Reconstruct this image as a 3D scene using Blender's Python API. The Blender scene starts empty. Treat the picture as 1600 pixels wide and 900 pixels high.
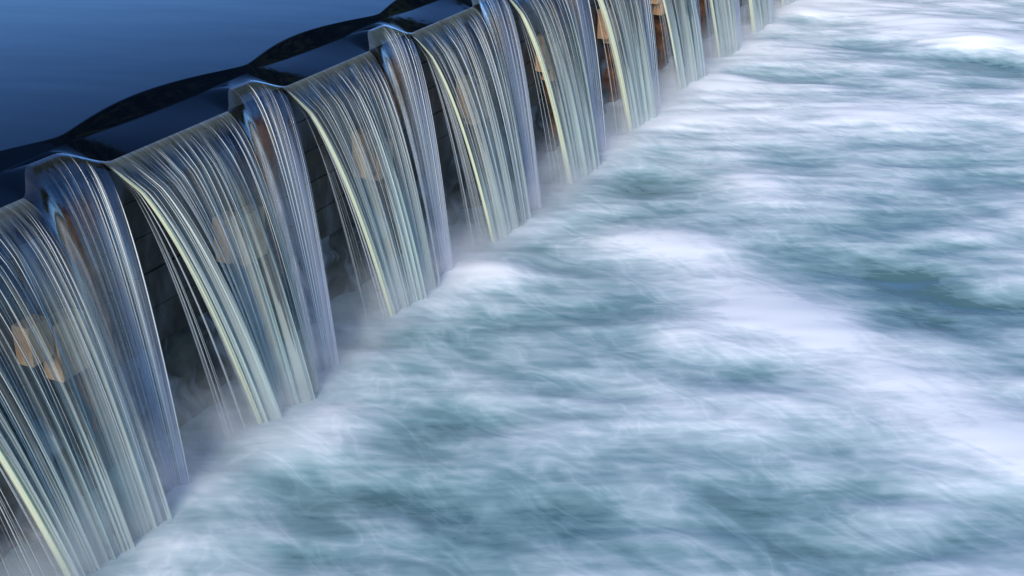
import bpy, math, random
import numpy as np

# ------------------------------------------------------------------ camera, sky, sun, exposure
S = 1.30                     # spacing of the weir posts along Y (m)
scene = bpy.context.scene
CAM = (3.604, -2.492, 3.10); HEAD = 0.433; PITCH = 0.4256; FPX = 1963.0
cam_d = bpy.data.cameras.new("camera"); cam = bpy.data.objects.new("camera", cam_d)
scene.collection.objects.link(cam)
cam.location = CAM
cam.rotation_euler = (math.pi / 2 - PITCH, 0, HEAD)
cam_d.sensor_width = 36.0; cam_d.lens = 36.0 * FPX / 1600.0
cam_d.clip_start = 0.05; cam_d.clip_end = 2000
scene.camera = cam

SUN_EL = math.radians(24.0); SUN_AZ = math.radians(173.0)   # azimuth from +Y clockwise, where the sun stands
world = bpy.data.worlds.new("World"); scene.world = world; world.use_nodes = True
wn = world.node_tree.nodes; wl = world.node_tree.links
bg = wn["Background"]; sky = wn.new("ShaderNodeTexSky"); sky.sky_type = 'NISHITA'
sky.sun_disc = False; sky.sun_elevation = SUN_EL; sky.sun_rotation = SUN_AZ
sky.altitude = 100; sky.air_density = 1.0; sky.dust_density = 0.2; sky.ozone_density = 4.0
tint = wn.new("ShaderNodeMix"); tint.data_type = 'RGBA'; tint.blend_type = 'MULTIPLY'; tint.inputs[0].default_value = 1.0
tint.inputs[7].default_value = (0.58, 0.81, 1.15, 1)          # even colour cast of the dusk sky
wl.new(sky.outputs[0], tint.inputs[6]); wl.new(tint.outputs[2], bg.inputs[0]); bg.inputs[1].default_value = 0.075
sun_d = bpy.data.lights.new("sun", 'SUN'); sun = bpy.data.objects.new("sun", sun_d)
scene.collection.objects.link(sun)
sun_d.energy = 2.3; sun_d.angle = math.radians(25); sun_d.color = (1.0, 0.93, 0.83)
sv = np.array([math.sin(SUN_AZ) * math.cos(SUN_EL), math.cos(SUN_AZ) * math.cos(SUN_EL), math.sin(SUN_EL)])
from mathutils import Vector
sun.rotation_euler = Vector(sv).to_track_quat('Z', 'Y').to_euler()
sun.location = (0, 0, 30)
vs = scene.view_settings
vs.view_transform = 'Standard'; vs.look = 'None'; vs.gamma = 1.0; vs.use_curve_mapping = False
vs.exposure = 1.28
scene.cycles.use_denoising = True
scene.cycles.max_bounces = 10; scene.cycles.transparent_max_bounces = 24
scene.cycles.volume_bounces = 1

# ------------------------------------------------------------------ helpers
rng = np.random.default_rng(7); random.seed(7)
COL = scene.collection

def mesh_obj(name, verts, faces, mat=None, parent=None, attrs=None, smooth=True):
    me = bpy.data.meshes.new(name)
    verts = np.asarray(verts, dtype=np.float32).reshape(-1, 3)
    if isinstance(faces, np.ndarray):
        n, k = faces.shape
        me.vertices.add(len(verts)); me.vertices.foreach_set("co", verts.ravel())
        me.loops.add(n * k); me.loops.foreach_set("vertex_index", faces.astype(np.int32).ravel())
        me.polygons.add(n); me.polygons.foreach_set("loop_start", np.arange(0, n * k, k, dtype=np.int32))
        me.update(calc_edges=True)
    else:
        me.from_pydata(verts.tolist(), [], faces)
    me.validate()
    if attrs:
        for an, av in attrs.items():
            av = np.asarray(av, dtype=np.float32)
            if av.ndim == 1:
                a = me.attributes.new(an, 'FLOAT', 'POINT'); a.data.foreach_set("value", av)
            else:
                a = me.attributes.new(an, 'FLOAT_VECTOR', 'POINT'); a.data.foreach_set("vector", av.ravel())
    me.polygons.foreach_set("use_smooth", np.full(len(me.polygons), bool(smooth)))
    o = bpy.data.objects.new(name, me); COL.objects.link(o)
    if mat: me.materials.append(mat)
    if parent: o.parent = parent
    return o

def grid_faces(nu, nv, wrap=False):
    """vertex (i,j) = i*nv + j ; wrap closes in j"""
    i = np.arange(nu - 1)[:, None]; j = np.arange(nv if wrap else nv - 1)[None, :]
    j2 = (j + 1) % nv
    a = i * nv + j; b = (i + 1) * nv + j; c = (i + 1) * nv + j2; d = i * nv + j2
    return np.stack([np.broadcast_to(x, (nu - 1, j.shape[1])) for x in (a, b, c, d)], -1).reshape(-1, 4)

def box(verts, faces, x0, x1, y0, y1, z0, z1):
    n = len(verts)
    verts += [(x0, y0, z0), (x1, y0, z0), (x1, y1, z0), (x0, y1, z0), (x0, y0, z1), (x1, y0, z1), (x1, y1, z1), (x0, y1, z1)]
    faces += [tuple(n + q for q in f) for f in ((0, 3, 2, 1), (4, 5, 6, 7), (0, 1, 5, 4), (1, 2, 6, 5), (2, 3, 7, 6), (3, 0, 4, 7))]

def bevel_box(name, x0, x1, y0, y1, z0, z1, mat, parent, b=0.008):
    """a box with chamfered edges along Y (cheap, about 40 triangles)"""
    prof = [(x0 + b, z0), (x1 - b, z0), (x1, z0 + b), (x1, z1 - b), (x1 - b, z1), (x0 + b, z1), (x0, z1 - b), (x0, z0 + b)]
    v = [(x, y0, z) for x, z in prof] + [(x, y1, z) for x, z in prof]
    f = [tuple(range(8)), tuple(range(15, 7, -1))] + [(i, i + 8, (i + 1) % 8 + 8, (i + 1) % 8) for i in range(8)]
    return mesh_obj(name, v, f, mat, parent, smooth=False)

def empty(name, loc):
    o = bpy.data.objects.new(name, None); o.empty_display_size = 0.1; o.location = loc; COL.objects.link(o); return o

def tag(o, label=None, cat=None, group=None, kind=None):
    if label: o["label"] = label
    if cat: o["category"] = cat
    if group: o["group"] = group
    if kind: o["kind"] = kind
    return o

def noise_field(nx, ny, dx, dy, lx, ly, ang=0.0, seed=0, power=None):
    """Gaussian random field, unit variance; correlation lengths lx along direction ang, ly across"""
    r = np.random.default_rng(seed)
    w = np.fft.rfft2(r.standard_normal((nx, ny)))
    kx = np.fft.fftfreq(nx, dx)[:, None] * 2 * np.pi; ky = np.fft.rfftfreq(ny, dy)[None, :] * 2 * np.pi
    c, s = math.cos(ang), math.sin(ang)
    ka = kx * c + ky * s; kb = -kx * s + ky * c
    e = (ka * lx) ** 2 + (kb * ly) ** 2
    flt = np.exp(-e / 4) if power is None else (1 + e) ** (-power)
    f = np.fft.irfft2(w * flt, (nx, ny))
    return (f - f.mean()) / f.std()

def smooth(x, a, b):
    t = np.clip((x - a) / (b - a), 0, 1); return t * t * (3 - 2 * t)

# ------------------------------------------------------------------ materials
def new_mat(name):
    m = bpy.data.materials.new(name); m.use_nodes = True
    nt = m.node_tree; nt.nodes.clear()
    out = nt.nodes.new("ShaderNodeOutputMaterial")
    return m, nt, out

def N(nt, typ, **kw):
    n = nt.nodes.new(typ)
    for k, v in kw.items():
        if k.startswith("i_"):
            key = k[2:]
            key = int(key) if key.isdigit() else key.replace("_", " ")
            n.inputs[key].default_value = v
        else: setattr(n, k, v)
    return n

def L(nt, a, b): nt.links.new(a, b)

def ramp(nt, fac, stops, interp='LINEAR'):
    r = nt.nodes.new("ShaderNodeValToRGB"); r.color_ramp.interpolation = interp
    el = r.color_ramp.elements
    while len(el) > 1: el.remove(el[-1])
    el[0].position = stops[0][0]; el[0].color = stops[0][1] if len(stops[0][1]) == 4 else (*stops[0][1], 1)
    for p, c in stops[1:]:
        e = el.new(p); e.color = c if len(c) == 4 else (*c, 1)
    L(nt, fac, r.inputs[0]); return r

def g(v): return (v, v, v, 1)

def math_n(nt, op, a, b=None, clamp=False):
    n = nt.nodes.new("ShaderNodeMath"); n.operation = op; n.use_clamp = clamp
    for i, x in enumerate((a, b)):
        if x is None: continue
        if isinstance(x, (int, float)): n.inputs[i].default_value = x
        else: L(nt, x, n.inputs[i])
    return n.outputs[0]

def rot_scale(nt, vec, ang, sc):
    a = N(nt, "ShaderNodeMapping"); a.inputs["Rotation"].default_value = (0, 0, ang); L(nt, vec, a.inputs[0])
    b = N(nt, "ShaderNodeMapping"); b.inputs["Scale"].default_value = sc; L(nt, a.outputs[0], b.inputs[0]); return b

# smooth deep river water above the weir
def mat_pond():
    m, nt, out = new_mat("river water")
    p = N(nt, "ShaderNodeBsdfPrincipled"); p.inputs["Base Color"].default_value = (0.001, 0.003, 0.007, 1)
    p.inputs["Roughness"].default_value = 0.07; p.inputs["IOR"].default_value = 1.333
    tc = N(nt, "ShaderNodeTexCoord"); mp = rot_scale(nt, tc.outputs["Object"], -0.43, (0.5, 1.6, 1))
    nz = N(nt, "ShaderNodeTexNoise", i_Scale=1.6, i_Detail=2.0); L(nt, mp.outputs[0], nz.inputs["Vector"])
    b = N(nt, "ShaderNodeBump", i_Strength=0.05, i_Distance=0.05); L(nt, nz.outputs[0], b.inputs["Height"])
    L(nt, b.outputs[0], p.inputs["Normal"]); L(nt, p.outputs[0], out.inputs[0])
    return m

# churned pool: soft foam over teal water
def mat_pool():
    m, nt, out = new_mat("foaming pool water")
    at = N(nt, "ShaderNodeAttribute", attribute_name="foam"); at.attribute_type = 'GEOMETRY'
    tc = N(nt, "ShaderNodeTexCoord"); mp = rot_scale(nt, tc.outputs["Object"], -0.43, (1.3, 2.6, 1))
    n1 = N(nt, "ShaderNodeTexNoise", i_Scale=2.2, i_Detail=4.0, i_Roughness=0.55); L(nt, mp.outputs[0], n1.inputs["Vector"])
    mp2 = rot_scale(nt, tc.outputs["Object"], -0.44, (1.6, 12.0, 1))
    n2 = N(nt, "ShaderNodeTexNoise", i_Scale=2.4, i_Detail=2.0); L(nt, mp2.outputs[0], n2.inputs["Vector"])
    a = math_n(nt, 'MULTIPLY', math_n(nt, 'SUBTRACT', n1.outputs[0], 0.5), 0.5)
    b = math_n(nt, 'MULTIPLY', math_n(nt, 'SUBTRACT', n2.outputs[0], 0.5), 0.24)
    # lacy threads of foam: warped ridges, slightly drawn out across the pool
    mp3 = rot_scale(nt, tc.outputs["Object"], 0.30, (1.5, 3.2, 1))
    n3 = N(nt, "ShaderNodeTexNoise", i_Scale=1.7, i_Detail=3.0, i_Roughness=0.5, i_Distortion=0.9); L(nt, mp3.outputs[0], n3.inputs["Vector"])
    lace = ramp(nt, math_n(nt, 'ABSOLUTE', math_n(nt, 'SUBTRACT', n3.outputs[0], 0.5)), [(0.0, g(1.0)), (0.05, g(0.55)), (0.16, g(0.0))], 'EASE')
    b = math_n(nt, 'ADD', b, math_n(nt, 'MULTIPLY', math_n(nt, 'SUBTRACT', lace.outputs[0], 0.4), 0.15))
    mp4 = rot_scale(nt, tc.outputs["Object"], -0.43, (3.2, 8.0, 1))
    n4 = N(nt, "ShaderNodeTexNoise", i_Scale=2.0, i_Detail=3.0, i_Distortion=0.5); L(nt, mp4.outputs[0], n4.inputs["Vector"])
    b = math_n(nt, 'ADD', b, math_n(nt, 'MULTIPLY', math_n(nt, 'SUBTRACT', n4.outputs[0], 0.5), 0.28))
    f = math_n(nt, 'ADD', math_n(nt, 'ADD', at.outputs["Fac"], a), b, clamp=True)
    cr = ramp(nt, f, [(0.0, (0.09, 0.18, 0.19)), (0.3, (0.22, 0.35, 0.37)), (0.6, (0.45, 0.56, 0.58)), (1.0, (0.85, 0.88, 0.88))])
    p = N(nt, "ShaderNodeBsdfPrincipled"); L(nt, cr.outputs[0], p.inputs["Base Color"])
    p.inputs["IOR"].default_value = 1.333
    rr = ramp(nt, f, [(0.0, g(0.22)), (0.6, g(0.6))]); L(nt, rr.outputs[0], p.inputs["Roughness"])
    L(nt, p.outputs[0], out.inputs[0])
    return m

def mat_sheet(name, streak_scale, white, clear, aer=0.5, refl=1.3, froth=1.0):
    """falling water: clear glossy film with aerated white streaks that follow the flow"""
    m, nt, out = new_mat(name)
    at = N(nt, "ShaderNodeAttribute", attribute_name="flow")
    sep = N(nt, "ShaderNodeSeparateXYZ"); L(nt, at.outputs["Vector"], sep.inputs[0])
    def streak(sx, sy, detail, off):
        cmb = N(nt, "ShaderNodeCombineXYZ"); L(nt, math_n(nt, 'MULTIPLY', sep.outputs[0], sx), cmb.inputs[0])
        L(nt, math_n(nt, 'MULTIPLY', sep.outputs[1], sy), cmb.inputs[1]); cmb.inputs[2].default_value = off
        n = N(nt, "ShaderNodeTexNoise", i_Scale=1.0, i_Detail=detail, i_Roughness=0.6); L(nt, cmb.outputs[0], n.inputs["Vector"])
        return n.outputs[0]
    s1 = streak(streak_scale, 0.35, 3.0, 1.3); s2 = streak(streak_scale * 0.22, 0.7, 1.0, 7.7); s3 = streak(streak_scale * 2.3, 0.8, 1.0, 3.1)
    a = math_n(nt, 'ADD', math_n(nt, 'MULTIPLY', s1, 0.75), math_n(nt, 'MULTIPLY', s2, 0.62))
    a = math_n(nt, 'ADD', a, math_n(nt, 'MULTIPLY', s3, 0.25))
    # aeration grows on the way down (third component of the flow attribute)
    a = math_n(nt, 'ADD', a, math_n(nt, 'MULTIPLY', sep.outputs[2], 0.30))
    mask = ramp(nt, a, [(0.84, g(0.0)), (1.00, g(0.35)), (1.20, g(1.0))])
    grow = ramp(nt, sep.outputs[2], [(0.0, g(0.10)), (0.35, g(0.35)), (0.8, g(1.0))])
    lip = ramp(nt, sep.outputs[1], [(0.0, g(0.26)), (0.03, g(0.18)), (0.12, g(0.0))])     # frothy lip right at the brink
    aerf = math_n(nt, 'ADD', math_n(nt, 'MULTIPLY', math_n(nt, 'MULTIPLY', mask.outputs[0], grow.outputs[0]), aer), math_n(nt, 'MULTIPLY', lip.outputs[0], math_n(nt, 'MULTIPLY', s1, 1.6 * froth)), clamp=True)
    # aerated water
    d = N(nt, "ShaderNodeBsdfDiffuse"); d.inputs[0].default_value = (*white, 1)
    tl = N(nt, "ShaderNodeBsdfTranslucent"); tl.inputs[0].default_value = (*white, 1)
    wmix = N(nt, "ShaderNodeMixShader"); wmix.inputs[0].default_value = 0.4
    L(nt, d.outputs[0], wmix.inputs[1]); L(nt, tl.outputs[0], wmix.inputs[2])
    # clear water
    tr = N(nt, "ShaderNodeBsdfTransparent"); tr.inputs[0].default_value = (*clear, 1)
    gl = N(nt, "ShaderNodeBsdfGlossy"); gl.inputs["Roughness"].default_value = 0.10; gl.inputs["Color"].default_value = (1, 1, 1, 1)
    bp = N(nt, "ShaderNodeBump", i_Strength=0.12, i_Distance=0.004); L(nt, a, bp.inputs["Height"])
    L(nt, bp.outputs[0], gl.inputs["Normal"])
    fr = N(nt, "ShaderNodeFresnel", i_IOR=1.45); L(nt, bp.outputs[0], fr.inputs["Normal"])
    fb = math_n(nt, 'ADD', math_n(nt, 'MULTIPLY', fr.outputs[0], refl), 0.02, clamp=True)
    cmix = N(nt, "ShaderNodeMixShader"); L(nt, fb, cmix.inputs[0]); L(nt, tr.outputs[0], cmix.inputs[1]); L(nt, gl.outputs[0], cmix.inputs[2])
    mx = N(nt, "ShaderNodeMixShader"); L(nt, aerf, mx.inputs[0]); L(nt, cmix.outputs[0], mx.inputs[1]); L(nt, wmix.outputs[0], mx.inputs[2])
    # the film tears into spray just above the pool
    tr2 = N(nt, "ShaderNodeBsdfTransparent"); end = N(nt, "ShaderNodeMixShader")
    fade = ramp(nt, math_n(nt, 'ADD', sep.outputs[1], math_n(nt, 'MULTIPLY', s1, 0.14)), [(1.00, g(0.0)), (1.14, g(1.0))])
    L(nt, fade.outputs[0], end.inputs[0]); L(nt, mx.outputs[0], end.inputs[1]); L(nt, tr2.outputs[0], end.inputs[2])
    L(nt, end.outputs[0], out.inputs[0])
    return m

def mat_strand(name, col, clearness):
    m, nt, out = new_mat(name)
    d = N(nt, "ShaderNodeBsdfDiffuse"); d.inputs[0].default_value = (*col, 1)
    tl = N(nt, "ShaderNodeBsdfTranslucent"); tl.inputs[0].default_value = (*col, 1)
    w = N(nt, "ShaderNodeMixShader"); w.inputs[0].default_value = 0.5; L(nt, d.outputs[0], w.inputs[1]); L(nt, tl.outputs[0], w.inputs[2])
    tr = N(nt, "ShaderNodeBsdfTransparent")
    gl = N(nt, "ShaderNodeBsdfGlossy"); gl.inputs["Roughness"].default_value = 0.15
    at = N(nt, "ShaderNodeAttribute", attribute_name="alpha")
    x = N(nt, "ShaderNodeMixShader"); L(nt, math_n(nt, 'MULTIPLY', at.outputs["Fac"], 1 - clearness), x.inputs[0]); L(nt, tr.outputs[0], x.inputs[1]); L(nt, w.outputs[0], x.inputs[2])
    fr = N(nt, "ShaderNodeFresnel", i_IOR=1.33)
    y = N(nt, "ShaderNodeMixShader"); L(nt, math_n(nt, 'MULTIPLY', fr.outputs[0], at.outputs["Fac"]), y.inputs[0]); L(nt, x.outputs[0], y.inputs[1]); L(nt, gl.outputs[0], y.inputs[2])
    L(nt, y.outputs[0], out.inputs[0]); return m

def mat_solid(name, c1, c2, scale, rough=0.8, bump=0.3, stops=(0.35, 0.65), film=None):
    m, nt, out = new_mat(name)
    tc = N(nt, "ShaderNodeTexCoord")
    n1 = N(nt, "ShaderNodeTexNoise", i_Scale=scale, i_Detail=6.0, i_Roughness=0.6); L(nt, tc.outputs["Object"], n1.inputs["Vector"])
    cr = ramp(nt, n1.outputs[0], [(stops[0], c1), (stops[1], c2)])
    p = N(nt, "ShaderNodeBsdfPrincipled"); L(nt, cr.outputs[0], p.inputs["Base Color"]); p.inputs["Roughness"].default_value = rough
    if film:      # patches of white water running down the face
        mp = N(nt, "ShaderNodeMapping"); mp.inputs["Scale"].default_value = (1, 5.0, 1.3); L(nt, tc.outputs["Object"], mp.inputs[0])
        nf_ = N(nt, "ShaderNodeTexNoise", i_Scale=1.5, i_Detail=4.0, i_Roughness=0.55); L(nt, mp.outputs[0], nf_.inputs["Vector"])
        fr_ = ramp(nt, nf_.outputs[0], [(0.47, g(0.0)), (0.66, g(film))])
        mx_ = N(nt, "ShaderNodeMix", data_type='RGBA'); L(nt, fr_.outputs[0], mx_.inputs[0]); L(nt, cr.outputs[0], mx_.inputs[6]); mx_.inputs[7].default_value = (0.55, 0.62, 0.68, 1)
        L(nt, mx_.outputs[2], p.inputs["Base Color"])
    b = N(nt, "ShaderNodeBump", i_Strength=bump, i_Distance=0.02); L(nt, n1.outputs[0], b.inputs["Height"]); L(nt, b.outputs[0], p.inputs["Normal"])
    L(nt, p.outputs[0], out.inputs[0]); return m

M_POND = mat_pond(); M_POOL = mat_pool()
M_BAY = mat_sheet("falling water curtain", 62.0, (0.72, 0.84, 0.78), (0.56, 0.70, 0.76), 0.40)
M_POST_W = mat_sheet("falling water over post", 48.0, (0.70, 0.76, 0.92), (0.64, 0.72, 0.88), 0.40, 2.4, 0.10)
M_STRAND = mat_strand("aerated water strand", (0.93, 0.97, 0.94), 0.0)
M_JET = mat_strand("thick green water jet", (0.93, 0.97, 0.76), 0.0)
M_CONC = mat_solid("wet mossy stone", (0.018, 0.022, 0.016), (0.075, 0.080, 0.060), 6.0, 0.55, 0.6, film=0.45)
M_WOOD = mat_solid("wet dark timber", (0.010, 0.010, 0.008), (0.040, 0.034, 0.022), 9.0, 0.5, 0.4, film=0.12)
M_RUST = mat_solid("rusty steel", (0.06, 0.024, 0.010), (0.28, 0.11, 0.045), 14.0, 0.6, 0.4)
M_GLINT = mat_solid("pale orange glint colour", (0.74, 0.34, 0.13), (0.94, 0.56, 0.30), 12.0, 0.7, 0.3)  # warm glint put into the colour of the peach blocks
M_GRASS = mat_solid("bank grass", (0.03, 0.05, 0.015), (0.07, 0.09, 0.03), 0.6, 0.9, 0.2)
M_BRICK = mat_solid("warm brick facade", (0.34, 0.17, 0.09), (0.42, 0.24, 0.13), 0.8, 0.9, 0.1)
M_ROOF = mat_solid("dark roof", (0.05, 0.035, 0.03), (0.08, 0.05, 0.04), 2.0, 0.8, 0.1)
M_GLASS = mat_solid("window glass", (0.02, 0.025, 0.03), (0.03, 0.035, 0.04), 1.0, 0.08, 0.0)

# ------------------------------------------------------------------ weir
NB0, NB1 = -1, 13            # bays k = NB0 .. NB1-1 ; bay k opens from k*S to k*S+0.86, then a post
OPEN = 0.86
ZC = 1.41                    # water level at the brink of a bay
ZP = 1.530                   # pond level
Y_A, Y_B = NB0 * S - 0.5, NB1 * S + 0.02

weir = tag(empty("weir", (0, 0, 0)), "dark timber and stone weir crossing the river under the falling water", "weir")
# stone apron: displaced wall
ny, nz = 420, 40
yy = np.linspace(Y_A, Y_B, ny); tt = np.linspace(0, 1, nz)
nf = noise_field(ny, nz, (Y_B - Y_A) / ny, 1.3 / nz, 0.12, 0.10, 0, 11)
nf2 = noise_field(ny, nz, (Y_B - Y_A) / ny, 1.3 / nz, 0.04, 0.04, 0, 12)
zz = -0.35 + tt * 0.78
xx = -0.16 + 0.20 * (1 - tt) ** 1.5
V = np.zeros((ny, nz, 3)); V[..., 0] = xx[None, :] + (nf * 0.03 + nf2 * 0.012) * np.sin(np.pi * tt)[None, :] ** 0.3
V[..., 1] = yy[:, None]; V[..., 2] = zz[None, :] + nf2 * 0.012 * np.sin(np.pi * tt)[None, :]
mesh_obj("stone_apron", V, grid_faces(ny, nz), M_CONC, weir)
# core wall behind boards
v, f = [], []; box(v, f, -0.60, -0.19, Y_A, Y_B, -0.6, 1.15)
mesh_obj("core_wall", v, f, M_CONC, weir, smooth=False)
for k in range(NB0, NB1):
    y0 = k * S - 0.02; y1 = k * S + OPEN + 0.02
    nb = 5; h = (1.33 - 0.42) / nb
    for i in range(nb):
        dx = random.uniform(-0.004, 0.004)
        bevel_box("board", -0.185 + dx, -0.125 + dx, y0, y1, 0.42 + i * h + 0.0015, 0.42 + (i + 1) * h - 0.0015, M_WOOD, weir, 0.003)
    # rusty post standing proud of the boards, peach blocks added near it as warm glints in the curtain
    bevel_box("post", -0.19, -0.075, k * S + 1.10, k * S + 1.27, 0.0, 1.27, M_RUST, weir, 0.02)
    j = lambda a=0.02: random.uniform(-a, a)
    bevel_box("warm_glint_block", -0.122, -0.035 + j(.01), k * S + 0.78 + j(), k * S + 0.895, 0.68 + j(.03), 0.92 + j(.04), M_GLINT, weir, 0.005)
    bevel_box("warm_glint_block", -0.122, -0.028 + j(.01), k * S + 0.905, k * S + 1.08 + j(), 0.60 + j(.03), 0.87 + j(.04), M_GLINT, weir, 0.005)

# ------------------------------------------------------------------ river above the weir
def edge_profile(y):
    """0 at a post, 1 in mid bay: how far the drawdown reaches upstream"""
    ph = ((y - (-0.05)) / S) % 1.0        # the neck lies at k*S-0.05
    b = np.sin(np.pi * np.clip(ph, 0, 1))
    return 0.10 + 0.90 * (np.sqrt(b * b + 0.012) - 0.11) / 0.896

def capbump(y):
    ph = ((y - (-0.16)) / S + 0.5) % 1.0 - 0.5
    return np.exp(-(ph * S / 0.10) ** 2)

def hump(y):
    """1 over a post, 0 over a bay"""
    d = (np.asarray(y, float) + 0.22) / S; d = (d - np.floor(d + 0.5)) * S      # distance to the post centre k*S-0.22
    return np.where(d < -0.01, 1 - smooth(-d, 0.085, 0.225), 1 - smooth(d, 0.05, 0.29))

def brink(y):
    h = hump(y); y = np.asarray(y, float); kk_ = np.floor((y + 0.22) / S + 0.5)
    hv = 0.080 + 0.008 * np.sin(kk_ * 2.1 + 0.4)
    return -0.03 - (0.080 + 0.012 * np.cos(kk_ * 1.3)) * h, ZC + hv * h

ys_f = np.arange(Y_A, Y_B, 0.02)
nsec = 44
def river_profile(y):
    e = edge_profile(y)
    xu = -0.185 - 0.125 * e                     # upper edge of the steep face
    xl = xu + 0.036 + 0.062 * e                    # lower edge
    drop = 0.028 + 0.040 * e                  # fall on that face
    zl = ZP - drop
    # control points: flat pond, face, strip, brink
    s = np.linspace(0, 1, nsec)
    return xu, xl, zl
X = np.zeros((len(ys_f), nsec)); Z = np.zeros_like(X)
for a, y in enumerate(ys_f):
    xu, xl, zl = river_profile(np.array(y))
    xb, zb = brink(y)
    n1, n2, n3 = 10, 14, 20
    x1 = xu - 0.35 * (1 - np.linspace(0, 1, n1)) ** 2.2
    z1 = ZP + 0.085 * (1 - np.exp((x1 + 0.26) / 0.9))
    q = np.linspace(0, 1, n2 + 1)[1:]
    x2 = xu + (xl - xu) * q; z2 = z1[-1] + (zl - z1[-1]) * (0.85 * q + 0.15 * (q * q * (3 - 2 * q)))
    q = np.linspace(0, 1, n3 + 1)[1:]
    x3 = xl + (xb - xl) * q; z3 = zl + (zb - zl) * q
    X[a] = np.concatenate([x1, x2, x3]); Z[a] = np.concatenate([z1, z2, z3])
V = np.stack([X, np.broadcast_to(ys_f[:, None], X.shape), Z], -1)
# far flat part: rings out to the bank
far_x = np.array([-160, -60, -30, -15, -8, -5, -4, -3.2, -2.6, -2.2, -1.9, -1.6, -1.4, -1.2, -1.05, -0.92, -0.8])
Vf = np.zeros((len(ys_f), len(far_x), 3)); Vf[..., 0] = far_x[None, :]; Vf[..., 1] = ys_f[:, None]; Vf[..., 2] = ZP + 0.085 * (1 - np.exp((far_x[None, :] + 0.26) / 0.9))
V = np.concatenate([Vf, V], 1)
nc = V.shape[1]
ext_lo = V[:1].copy(); ext_lo[..., 1] = -120; ext_hi = V[-1:].copy(); ext_hi[..., 1] = Y_B + 0.05
V = np.concatenate([ext_lo, V, ext_hi], 0)
tag(mesh_obj("river_water", V, grid_faces(V.shape[0], nc)[:, ::-1], M_POND), kind="structure")

# ------------------------------------------------------------------ falling water
G = 9.81
def flow_tube(path, radii, nseg=6, rot=0.0):
    """tube verts along a path (n,3)"""
    n = len(path); d = np.gradient(path, axis=0); d /= np.linalg.norm(d, axis=1)[:, None]
    side = np.cross(d, np.array([0, 0, 1.0])); side = np.where(np.linalg.norm(side, axis=1)[:, None] < 1e-6, [0, 1, 0], side)
    side /= np.linalg.norm(side, axis=1)[:, None]; up = np.cross(side, d)
    a = np.linspace(0, 2 * np.pi, nseg, endpoint=False) + rot
    return path[:, None, :] + radii[:, None, None] * (np.cos(a)[None, :, None] * side[:, None, :] + np.sin(a)[None, :, None] * up[:, None, :])

class Bay:
    def __init__(self, k):
        r = np.random.default_rng(100 + k); self.k = k; self.y0 = k * S
        self.v0 = 0.69 + r.uniform(-0.035, 0.035); self.jet = r.uniform(0.55, 1.15)
        self.dl = 0.45 + r.uniform(-0.05, 0.04); self.dr = r.uniform(-0.05, 0.01)
        self.r = r
        n = 512; w = r.standard_normal(n * 1)
        kk = np.fft.rfftfreq(n, 1.0 / n)
        def f1(lo):
            h = np.fft.irfft(np.fft.rfft(r.standard_normal(n)) * np.exp(-(kk / lo) ** 2), n); return h / h.std()
        self.h1 = f1(10); self.h2 = f1(40); self.h3 = f1(110); self.us = np.linspace(0, 1, n)
    def path(self, u, tau):
        """u across (0 left/near .. 1), tau seconds after the brink; returns xyz"""
        u = np.asarray(u, float); tau = np.asarray(tau, float)
        T = math.sqrt(2 * ZC / G); q = tau / T
        h1 = np.interp(u, self.us, self.h1); h2 = np.interp(u, self.us, self.h2)
        vx = self.v0 * (1 + 0.06 * h1 * np.minimum(1, u * 6)) + 0.08 * u
        con = self.dl * (1 - u) ** 1.15 - self.dr * u ** 2
        xb, zb = brink(self.y0 + u * OPEN)
        x = xb + vx * tau + 0.006 * h2 * q
        y = self.y0 + u * OPEN + con * (0.10 * q + 0.90 * q ** 1.25) * np.minimum(1, q * 3 + .1) - 0.0 + 0.010 * h1 * q
        z = zb - 0.5 * G * tau ** 2 - 0.16 * tau
        return np.stack(np.broadcast_arrays(x, y, z), -1)

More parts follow.
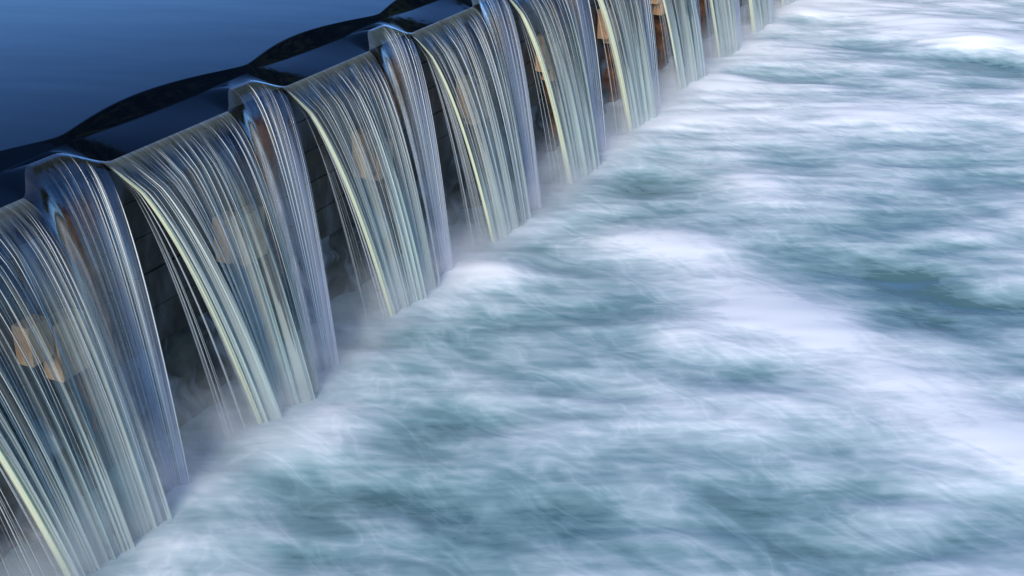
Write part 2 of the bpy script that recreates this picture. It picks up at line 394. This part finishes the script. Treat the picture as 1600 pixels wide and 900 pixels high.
def make_bay(k, hi):
    b = Bay(k)
    root = empty("water_curtain", (0.15, k * S + 0.45, 0))
    nu, nt = (360, 56) if hi else (160, 36)
    u = np.linspace(0, 1, nu); q = np.linspace(0, 1, nt)
    T = math.sqrt(2 * (ZC + 0.12) / G)
    tau = T * q
    P = b.path(u[:, None], tau[None, :])
    rid = np.interp(u, b.us, b.h3) * 0.0008 + np.interp(u, b.us, b.h2) * 0.0020
    am = smooth(q, 0.05, 0.6)
    P[..., 0] += rid[:, None] * am[None, :]
    P = P - np.array(root.location)
    fl = np.zeros((nu, nt, 3)); fl[..., 0] = u[:, None] * OPEN + k * 7.31; fl[..., 1] = (tau ** 1.3)[None, :] * 2.2; fl[..., 2] = q[None, :]
    mesh_obj("sheet", P, grid_faces(nu, nt)[:, ::-1], M_BAY, root, {"flow": fl.reshape(-1, 3)})
    # thick jet on the near edge: a bundle of twisted threads round a soft core
    n = 48; q = np.linspace(0.10, 1, n); tau = T * q
    base = b.path(np.full(n, 0.012), tau) - np.array(root.location)
    R0 = (0.005 + 0.0105 * smooth(q, 0.0, 0.5)) * b.jet
    jv, jf, ja = [flow_tube(base, R0 * 0.85, 8).reshape(-1, 3)], [grid_faces(n, 8, True)], [np.repeat(smooth(q, 0.10, 0.40) * 0.72 * (1 - .3 * smooth(q, .85, 1)), 8)]; joff = n * 8
    for i in range(9):
        ph = b.r.uniform(0, 6.28); tw = b.r.uniform(-1.5, 1.5); rr_ = R0 * b.r.uniform(0.5, 1.25)
        p = base.copy(); p[:, 1] += rr_ * np.cos(ph + tw * q); p[:, 0] += rr_ * np.sin(ph + tw * q)
        jv.append(flow_tube(p, R0 * b.r.uniform(0.12, 0.34), 5).reshape(-1, 3)); jf.append(grid_faces(n, 5, True) + joff); joff += n * 5
        ja.append(np.repeat(smooth(q, 0.08, 0.3) * b.r.uniform(0.35, 0.95) * (1 - .5 * smooth(q, .8, 1)), 5))
    mesh_obj("edge_jet", np.concatenate(jv), np.concatenate(jf), M_JET, root, {"alpha": np.concatenate(ja)})
    # fine strands riding on the sheet
    vs_, fs_, al_ = [], [], []; off = 0
    ns = 64 if hi else 36
    n = 40 if hi else 24
    us = np.sort(b.r.uniform(0.02, 0.995, ns) ** 0.9)
    for ui in us:
        q0 = b.r.uniform(0.0, 0.22); q = np.linspace(q0, 1, n); tau = T * q
        drift = b.r.normal(0, 0.012)
        p = b.path(ui + drift * q, tau) - np.array(root.location); p[:, 0] += 0.004
        w = b.r.uniform(0.0009, 0.0022) * (1.5 if b.r.random() < .15 else 1)
        rad = w * (0.35 + 0.65 * smooth(q, q0, q0 + .3))
        strength = b.r.uniform(0.6, 0.95) if b.r.random() < 0.4 else b.r.uniform(0.10, 0.40)
        vs_.append(flow_tube(p, rad, 5).reshape(-1, 3)); fs_.append(grid_faces(n, 5, True) + off); off += n * 5
        al_.append(np.repeat(strength * (0.55 + 0.35 * smooth(q, 0.05, 0.35)) * smooth(q, q0, q0 + 0.18) * (1 - 0.72 * smooth(q, .45, 1)), 5))
    for i in range(18 if hi else 10):
        side = b.r.uniform(0.05, 1) ** 1.3; q0 = b.r.uniform(0.12, 0.4); q = np.linspace(q0, 1, n); tau = T * q
        p = b.path(np.full(n, 0.01), tau) - np.array(root.location); p[:, 1] -= side * 0.26 * (q - 0.08) ** 1.2; p[:, 0] -= side * 0.05 * q
        w = b.r.uniform(0.0007, 0.0016); rad = w * (0.35 + 0.65 * smooth(q, q0, q0 + .3))
        vs_.append(flow_tube(p, rad, 5).reshape(-1, 3)); fs_.append(grid_faces(n, 5, True) + off); off += n * 5
        al_.append(np.repeat(b.r.uniform(.15, .6) * smooth(q, q0, q0 + 0.25) * (1 - 0.7 * smooth(q, .7, 1)), 5))
    tag(mesh_obj("strands", np.concatenate(vs_), np.concatenate(fs_), M_STRAND, root, {"alpha": np.concatenate(al_)}), kind="stuff")
    return root

def post_path(k, u, tau, h):
    """water shed over a post: leaves the humped brink and falls closer to the weir"""
    u = np.asarray(u, float); tau = np.asarray(tau, float)
    T = math.sqrt(2 * 1.46 / G); q = tau / T
    y = k * S - 0.44 + u * 0.44
    xb, zb = brink(y); hp = hump(y)
    vx = 0.77 - 0.03 * u + 0.02 * np.sin(k * 2.3)
    yc = k * S - 0.25 + 0.05 * np.sin(k * 1.7)
    yq = y + (yc + 0.30 * (y - yc) - y) * (0.15 * q + 0.85 * q ** 1.4) * smooth(u, -0.2, 0.8)
    x = xb + vx * tau + 0.004 * h * q
    z = zb - 0.5 * G * tau ** 2 - 0.10 * tau
    return np.stack(np.broadcast_arrays(x, yq, z), -1)

def make_post_water(k, hi):
    r = np.random.default_rng(300 + k)
    root = empty("post_cascade", (0.1, k * S - 0.2, 0))
    nu, nt = (150, 56) if hi else (70, 36)
    u = np.linspace(0, 1, nu); q = np.linspace(0, 1, nt)
    T = math.sqrt(2 * 1.56 / G); tau = T * q
    n = 256; kk = np.fft.rfftfreq(n, 1.0 / n)
    h = np.fft.irfft(np.fft.rfft(r.standard_normal(n)) * np.exp(-(kk / 22) ** 2), n); h /= h.std()
    hu = np.interp(u, np.linspace(0, 1, n), h) * smooth(u, 0.25, 0.5)
    P = post_path(k, u[:, None], tau[None, :], hu[:, None]) - np.array(root.location)
    fl = np.zeros((nu, nt, 3)); fl[..., 0] = u[:, None] * 0.45 + k * 5.17; fl[..., 1] = (tau ** 1.3)[None, :] * 2.2; fl[..., 2] = q[None, :] * (0.2 + 0.8 * smooth(u, 0.3, 0.6))[:, None]
    mesh_obj("sheet", P, grid_faces(nu, nt)[:, ::-1], M_POST_W, root, {"flow": fl.reshape(-1, 3)})
    # apron of water between the pond and the hump
    vs_, fs_, al_ = [], [], []; off = 0
    ns, n = (17, 40) if hi else (10, 24)
    for i in range(ns):
        ui = r.uniform(0.36, 0.99); q0 = r.uniform(0, 0.25); q = np.linspace(q0, 1, n)
        p = post_path(k, np.full(n, ui), T * q, 0) - np.array(root.location); p[:, 0] += 0.004
        w = r.uniform(0.001, 0.003); rad = w * (0.4 + 0.6 * smooth(q, q0, q0 + .3))
        vs_.append(flow_tube(p, rad, 5).reshape(-1, 3)); fs_.append(grid_faces(n, 5, True) + off); off += n * 5
        al_.append(np.repeat((r.uniform(.5, .9) if r.random() < .3 else r.uniform(.08, .3)) * smooth(q, q0, q0 + .15) * (1 - .5 * smooth(q, .7, 1)), 5))
    tag(mesh_obj("strands", np.concatenate(vs_), np.concatenate(fs_), M_STRAND, root, {"alpha": np.concatenate(al_)}), kind="stuff")
    return root

ORD = ["first", "second", "third", "fourth", "fifth", "sixth", "seventh", "eighth", "ninth", "tenth", "eleventh", "twelfth", "thirteenth", "fourteenth", "fifteenth"]
for k in range(NB0, NB1):
    r_ = make_bay(k, k < 4)
    if k < 0: lab = "wide curtain of falling water at the near end of the weir, left of the picture"
    elif k < 10: lab = f"wide streaked curtain of falling water, {ORD[k]} from the left"
    else: lab = f"wide curtain of falling water, {ORD[NB1 - 1 - k]} from the far abutment"
    tag(r_, lab, "waterfall", "water curtains between the weir posts")
for k in range(NB0 + 1, NB1 + 1):
    r_ = make_post_water(k, k < 5)
    if k < 1: lab = "narrow humped cascade over the nearest weir post, left of the picture"
    elif k < 10: lab = f"narrow blue humped cascade pouring over a weir post, {ORD[k - 1]} from the left"
    else: lab = f"narrow humped cascade over a weir post, {ORD[NB1 - k]} from the far abutment"
    tag(r_, lab, "cascade", "cascades over the weir posts")

# ------------------------------------------------------------------ pool below the weir
FLOW = 0.43
dx = 0.03
gx = np.arange(-0.5, 7.0, dx); gy = np.arange(-3.0, 19.0, dx)
nx, ny = len(gx), len(gy)
nA = noise_field(nx, ny, dx, dx, 0.34, 0.22, FLOW, 1); nB = noise_field(nx, ny, dx, dx, 0.20, 0.08, FLOW, 2)
nC = noise_field(nx, ny, dx, dx, 1.0, 0.65, FLOW, 3); nD = noise_field(nx, ny, dx, dx, 0.16, 0.035, FLOW, 4)
nR = noise_field(nx, ny, dx, dx, 0.75, 0.22, -0.55, 5); nR2 = noise_field(nx, ny, dx, dx, 0.55, 0.30, 0.1, 6)
web = np.maximum(np.exp(-(nR / 0.50) ** 2), 0.8 * np.exp(-(nR2 / 0.45) ** 2)) * (0.65 + 0.3 * np.tanh(nA))      # wisps of foam drawn out between clearer water
GX, GY = np.meshgrid(gx, gy, indexing='ij')
def blob(cx, cy, a, b, ang):
    c, s = math.cos(ang), math.sin(ang); X_ = (GX - cx) * c + (GY - cy) * s; Y_ = -(GX - cx) * s + (GY - cy) * c
    return np.exp(-(X_ / a) ** 2 - (Y_ / b) ** 2)
R_ = math.radians
kx_ = np.fft.fftfreq(nx, dx)[:, None]; ky_ = np.fft.rfftfreq(ny, dx)[None, :]
web = np.fft.irfft2(np.fft.rfft2(web) * np.exp(-2 * (np.pi * 0.07) ** 2 * (kx_ ** 2 + ky_ ** 2)), (nx, ny))
foam = 0.25 + 0.09 * nC + 0.10 * nA + 0.06 * nB + 0.03 * nD + 0.28 * web + 0.30 * smooth(GY, 2.5, 8.5) + 0.06 * smooth(GX, 1.5, 3.5)
hgt = 0.018 * nC + 0.012 * nA + 0.004 * nB + 0.0012 * nD + 0.010 * web
FOAM = [  # x, y, length, width, angle, foam, height : standing waves and foam banks below the weir
    (0.52, 3.80, 0.26, 0.30, 0, 0.45, 0.05), (0.75, 5.2, 0.35, 0.5, 0, 0.25, 0.03), (1.95, 12.2, 1.3, 0.9, R_(-20), 0.5, 0.16),
    (0.55, 1.5, 0.35, 0.25, 0.4, 0.20, 0.02), (1.0, 2.55, 0.35, 0.22, 0.4, 0.18, 0.02), (1.55, 2.9, 0.4, 0.2, 0.4, 0.15, 0.02),
    (2.05, 2.62, 0.45, 0.13, R_(10), 0.22, 0.04),
    (0.98, 5.05, 0.30, 0.24, 0.4, -0.55, -0.05), (2.55, 10.6, 0.9, 0.4, R_(-10), -0.6, -0.10), (3.05, 4.75, 0.55, 0.24, R_(-20), -0.40, -0.05),
    (3.15, 4.25, 0.30, 0.12, R_(-35), -0.35, -0.03), (1.35, 3.15, 0.40, 0.20, 0.4, -0.30, -0.05), (2.1, 3.15, 0.5, 0.16, 0.1, -0.25, -0.04),
    (2.3, 1.9, 0.9, 0.45, 0.2, -0.22, -0.03), (1.35, 1.5, 0.5, 0.3, 0.4, -0.18, -0.02),
]
for cx, cy, a, b, an, fo, hh in FOAM:
    e = blob(cx, cy, a, b, an); foam += fo * e * (0.75 + 0.3 * web); hgt += 0.5 * hh * e
# one long bank of foam running obliquely downstream
bank = np.zeros_like(GX); pts = np.array([(1.15, 4.66, .40), (1.55, 4.55, .50), (2.05, 4.18, .44), (2.6, 3.78, .36), (3.15, 3.40, .32), (3.8, 3.0, .30), (4.6, 2.6, .25)])
for t_ in np.linspace(0, len(pts) - 1, 60):
    i_ = min(int(t_), len(pts) - 2); fx = t_ - i_; c_ = pts[i_] * (1 - fx) + pts[i_ + 1] * fx
    d2 = (GX - c_[0]) ** 2 + (GY - c_[1]) ** 2; bank = np.maximum(bank, np.exp(-d2 / c_[2] ** 2))
foam = foam * (1 - 0.85 * bank) + 0.85 * bank * (1.12 + 0.06 * nA); hgt = hgt * (1 - 0.5 * bank) + 0.04 * bank
# boil where every curtain lands
for k in range(NB0, NB1 + 1):
    foam += 0.34 * blob(0.47, k * S + 0.7, 0.25, 0.3, 0)
hgt += 0.03 * np.exp(-((GX - 0.55) / 0.25) ** 2)
fade = smooth(gx, -0.5, -0.1)[:, None] * (1 - smooth(gx, 5.8, 6.9))[:, None] * smooth(gy, -3, -2)[None, :] * (1 - smooth(gy, 17.5, 18.9))[None, :]
hgt *= fade * 0.8; foam = 0.5 + (foam - 0.5) * fade
px = np.concatenate([gx, [8, 11, 18, 30, 60, 160]]); py = np.concatenate([[-120, -60, -30, -14, -7, -4], gy])
HG = np.pad(hgt, ((0, 6), (6, 0)), mode='edge'); FO = np.pad(foam, ((0, 6), (6, 0)), mode='edge')
PX, PY = np.meshgrid(px, py, indexing='ij')
tag(mesh_obj("pool_water", np.stack([PX, PY, HG], -1), grid_faces(len(px), len(py)), M_POOL, None, {"foam": FO.ravel()}), kind="structure")

# ------------------------------------------------------------------ banks, seen mirrored in the water
v, f = [], []
box(v, f, -160, 160, Y_B + 0.05, Y_B + 0.9, -1.0, 1.75)
abut = mesh_obj("abutment_wall", v, f, M_CONC, smooth=False)
tag(abut, "stone abutment wall at the far end of the weir", "wall")
nxb, nyb = 60, 24
bx = np.linspace(-160, 160, nxb); by = Y_B + 0.88 + np.linspace(0, 1, nyb) ** 2 * 140
BX, BY = np.meshgrid(bx, by, indexing='ij'); BZ = 1.72 + 2.2 * smooth(BY, Y_B + 2, Y_B + 30) + 0.3 * np.sin(BX * .13) * smooth(BY, Y_B + 2, Y_B + 10)
tag(mesh_obj("riverbank_ground", np.stack([BX, BY, BZ], -1), grid_faces(nxb, nyb), M_GRASS), kind="structure")

M_BARK = mat_solid("bark", (0.03, 0.022, 0.015), (0.07, 0.05, 0.035), 5.0, 0.9, 0.5)
M_LEAF = mat_solid("dark foliage", (0.012, 0.025, 0.008), (0.035, 0.06, 0.02), 1.2, 0.7, 0.0)
def make_added_tree(x, y, h, w, seed, label):  # added out of view, sized so the river's steep face mirrors black
    r = np.random.default_rng(seed); root = empty("added_tree", (x, y, 2.2))
    z = np.linspace(0, h * 0.8, 14); pth = np.stack([0.25 * np.sin(z * .3 + seed), 0.2 * np.cos(z * .25), z], -1)
    t = flow_tube(pth, 0.32 * (1 - z / h) + 0.03, 8); vs_ = [t.reshape(-1, 3)]; fs_ = [grid_faces(14, 8, True)]; off = 14 * 8
    for i in range(14):
        zi = r.uniform(.25, .75) * h; a = r.uniform(0, 6.28); ln = w * r.uniform(.4, .8); qq = np.linspace(0, 1, 6)
        p = np.stack([ln * qq * math.cos(a), ln * qq * math.sin(a), zi + ln * .6 * qq ** 1.5], -1)
        vs_.append(flow_tube(p, 0.09 * (1 - qq) + .015, 6).reshape(-1, 3)); fs_.append(grid_faces(6, 6, True) + off); off += 36
    mesh_obj("trunk", np.concatenate(vs_), np.concatenate(fs_), M_BARK, root)
    # crown: leaf clumps of small quads
    nc_ = 260; cc = []
    for i in range(nc_):
        zz_ = r.uniform(0.16, 1.0); rr_ = w * math.sin(math.pi * min(1, (zz_ - .1) / .95)) ** .6 * r.uniform(.2, 1) ** .5; a = r.uniform(0, 6.28)
        cc.append((rr_ * math.cos(a), rr_ * math.sin(a), zz_ * h))
    cc = np.array(cc); nl = 60
    P = (cc[:, None, :] + r.normal(0, 0.55, (nc_, nl, 3))).reshape(-1, 3); n_ = len(P)
    a1 = r.normal(size=(n_, 3)); a1 /= np.linalg.norm(a1, axis=1)[:, None]; a2 = np.cross(a1, r.normal(size=(n_, 3))); a2 /= np.linalg.norm(a2, axis=1)[:, None]
    sz = r.uniform(.22, .42, (n_, 1)); Q = np.stack([P - a1 * sz, P + a2 * sz * .6, P + a1 * sz, P - a2 * sz * .6], 1).reshape(-1, 3)
    mesh_obj("crown", Q, np.arange(n_ * 4).reshape(-1, 4), M_LEAF, root, smooth=False)
    tag(root, label, "added_tree", "unseen trees added to blacken the mirrored band"); return root
make_added_tree(-1.6, 20.4, 27, 2.6, 1, "left of the tall dark trees added unseen for the black mirrored band")
make_added_tree(1.6, 21.0, 31, 2.9, 2, "middle of the tall dark trees added unseen for the black mirrored band")
make_added_tree(4.8, 20.6, 29, 2.7, 3, "right of the tall dark trees added unseen for the black mirrored band")

# warm brick waterside building downstream
bld = empty("brick_building", (30.0, 40.0, 2.6)); bld.rotation_euler = (0, 0, math.radians(-52))
# local x along the facade, local -y faces the weir
W_, D_, H_ = 26.0, 10.0, 9.0
v, f = [], []; box(v, f, -W_ / 2, W_ / 2, 0, D_, 0, H_)
mesh_obj("wall", v, f, M_BRICK, bld, smooth=False)
mesh_obj("roof", [(-W_/2-.4, -.4, H_), (W_/2+.4, -.4, H_), (W_/2+.4, D_+.4, H_), (-W_/2-.4, D_+.4, H_), (-W_/2-.4, D_/2, H_+3), (W_/2+.4, D_/2, H_+3)],
         [(0, 1, 5, 4), (2, 3, 4, 5), (0, 4, 3), (1, 2, 5), (3, 2, 1, 0)], M_ROOF, bld, smooth=False)
for fl_ in range(3):
    for c_ in range(9):
        v, f = [], []; xx_ = -W_ / 2 + 1.6 + c_ * 2.85; zz_ = 1.0 + fl_ * 2.8
        box(v, f, xx_ - .5, xx_ + .5, -0.03, 0.05, zz_, zz_ + 1.5)
        mesh_obj("window", v, f, M_GLASS, bld, smooth=False)
tag(bld, "long warm brick building on the downstream bank, lit by low sun", "building")

# ------------------------------------------------------------------ spray drifting where the curtains land
def mat_mist():
    m, nt, out = new_mat("spray")
    tc = N(nt, "ShaderNodeTexCoord"); sep = N(nt, "ShaderNodeSeparateXYZ"); L(nt, tc.outputs["Object"], sep.inputs[0])
    # dense at the water, thinning upward and to both sides (object space: x across, z up)
    up = N(nt, "ShaderNodeMapRange", interpolation_type='SMOOTHSTEP'); L(nt, sep.outputs[2], up.inputs[0])
    up.inputs[1].default_value = 0.0; up.inputs[2].default_value = 0.58; up.inputs[3].default_value = 1; up.inputs[4].default_value = 0
    ax = math_n(nt, 'ABSOLUTE', sep.outputs[0]); sd = N(nt, "ShaderNodeMapRange", interpolation_type='SMOOTHSTEP'); L(nt, ax, sd.inputs[0])
    sd.inputs[1].default_value = 0.05; sd.inputs[2].default_value = 0.42; sd.inputs[3].default_value = 1; sd.inputs[4].default_value = 0
    nz = N(nt, "ShaderNodeTexNoise", i_Scale=3.2, i_Detail=3.0, i_Roughness=0.6); L(nt, tc.outputs["Object"], nz.inputs["Vector"])
    nr = ramp(nt, nz.outputs[0], [(0.38, g(0.0)), (0.68, g(1.0))])
    d = math_n(nt, 'MULTIPLY', math_n(nt, 'MULTIPLY', math_n(nt, 'POWER', up.outputs[0], 1.6), sd.outputs[0]), nr.outputs[0])
    p = N(nt, "ShaderNodeVolumePrincipled"); p.inputs["Color"].default_value = (0.92, 0.94, 0.97, 1); p.inputs["Anisotropy"].default_value = 0.0
    L(nt, math_n(nt, 'MULTIPLY', d, 2.8), p.inputs["Density"])
    L(nt, p.outputs[0], out.inputs["Volume"]); return m
v, f = [], []; box(v, f, -0.45, 0.45, NB0 * S, NB1 * S, -0.12, 0.60)
ms = mesh_obj("spray_mist", v, f, mat_mist(), smooth=False); ms.location = (0.30, 0, 0)
tag(ms, "white spray drifting along the foot of the weir", "mist", kind="stuff")
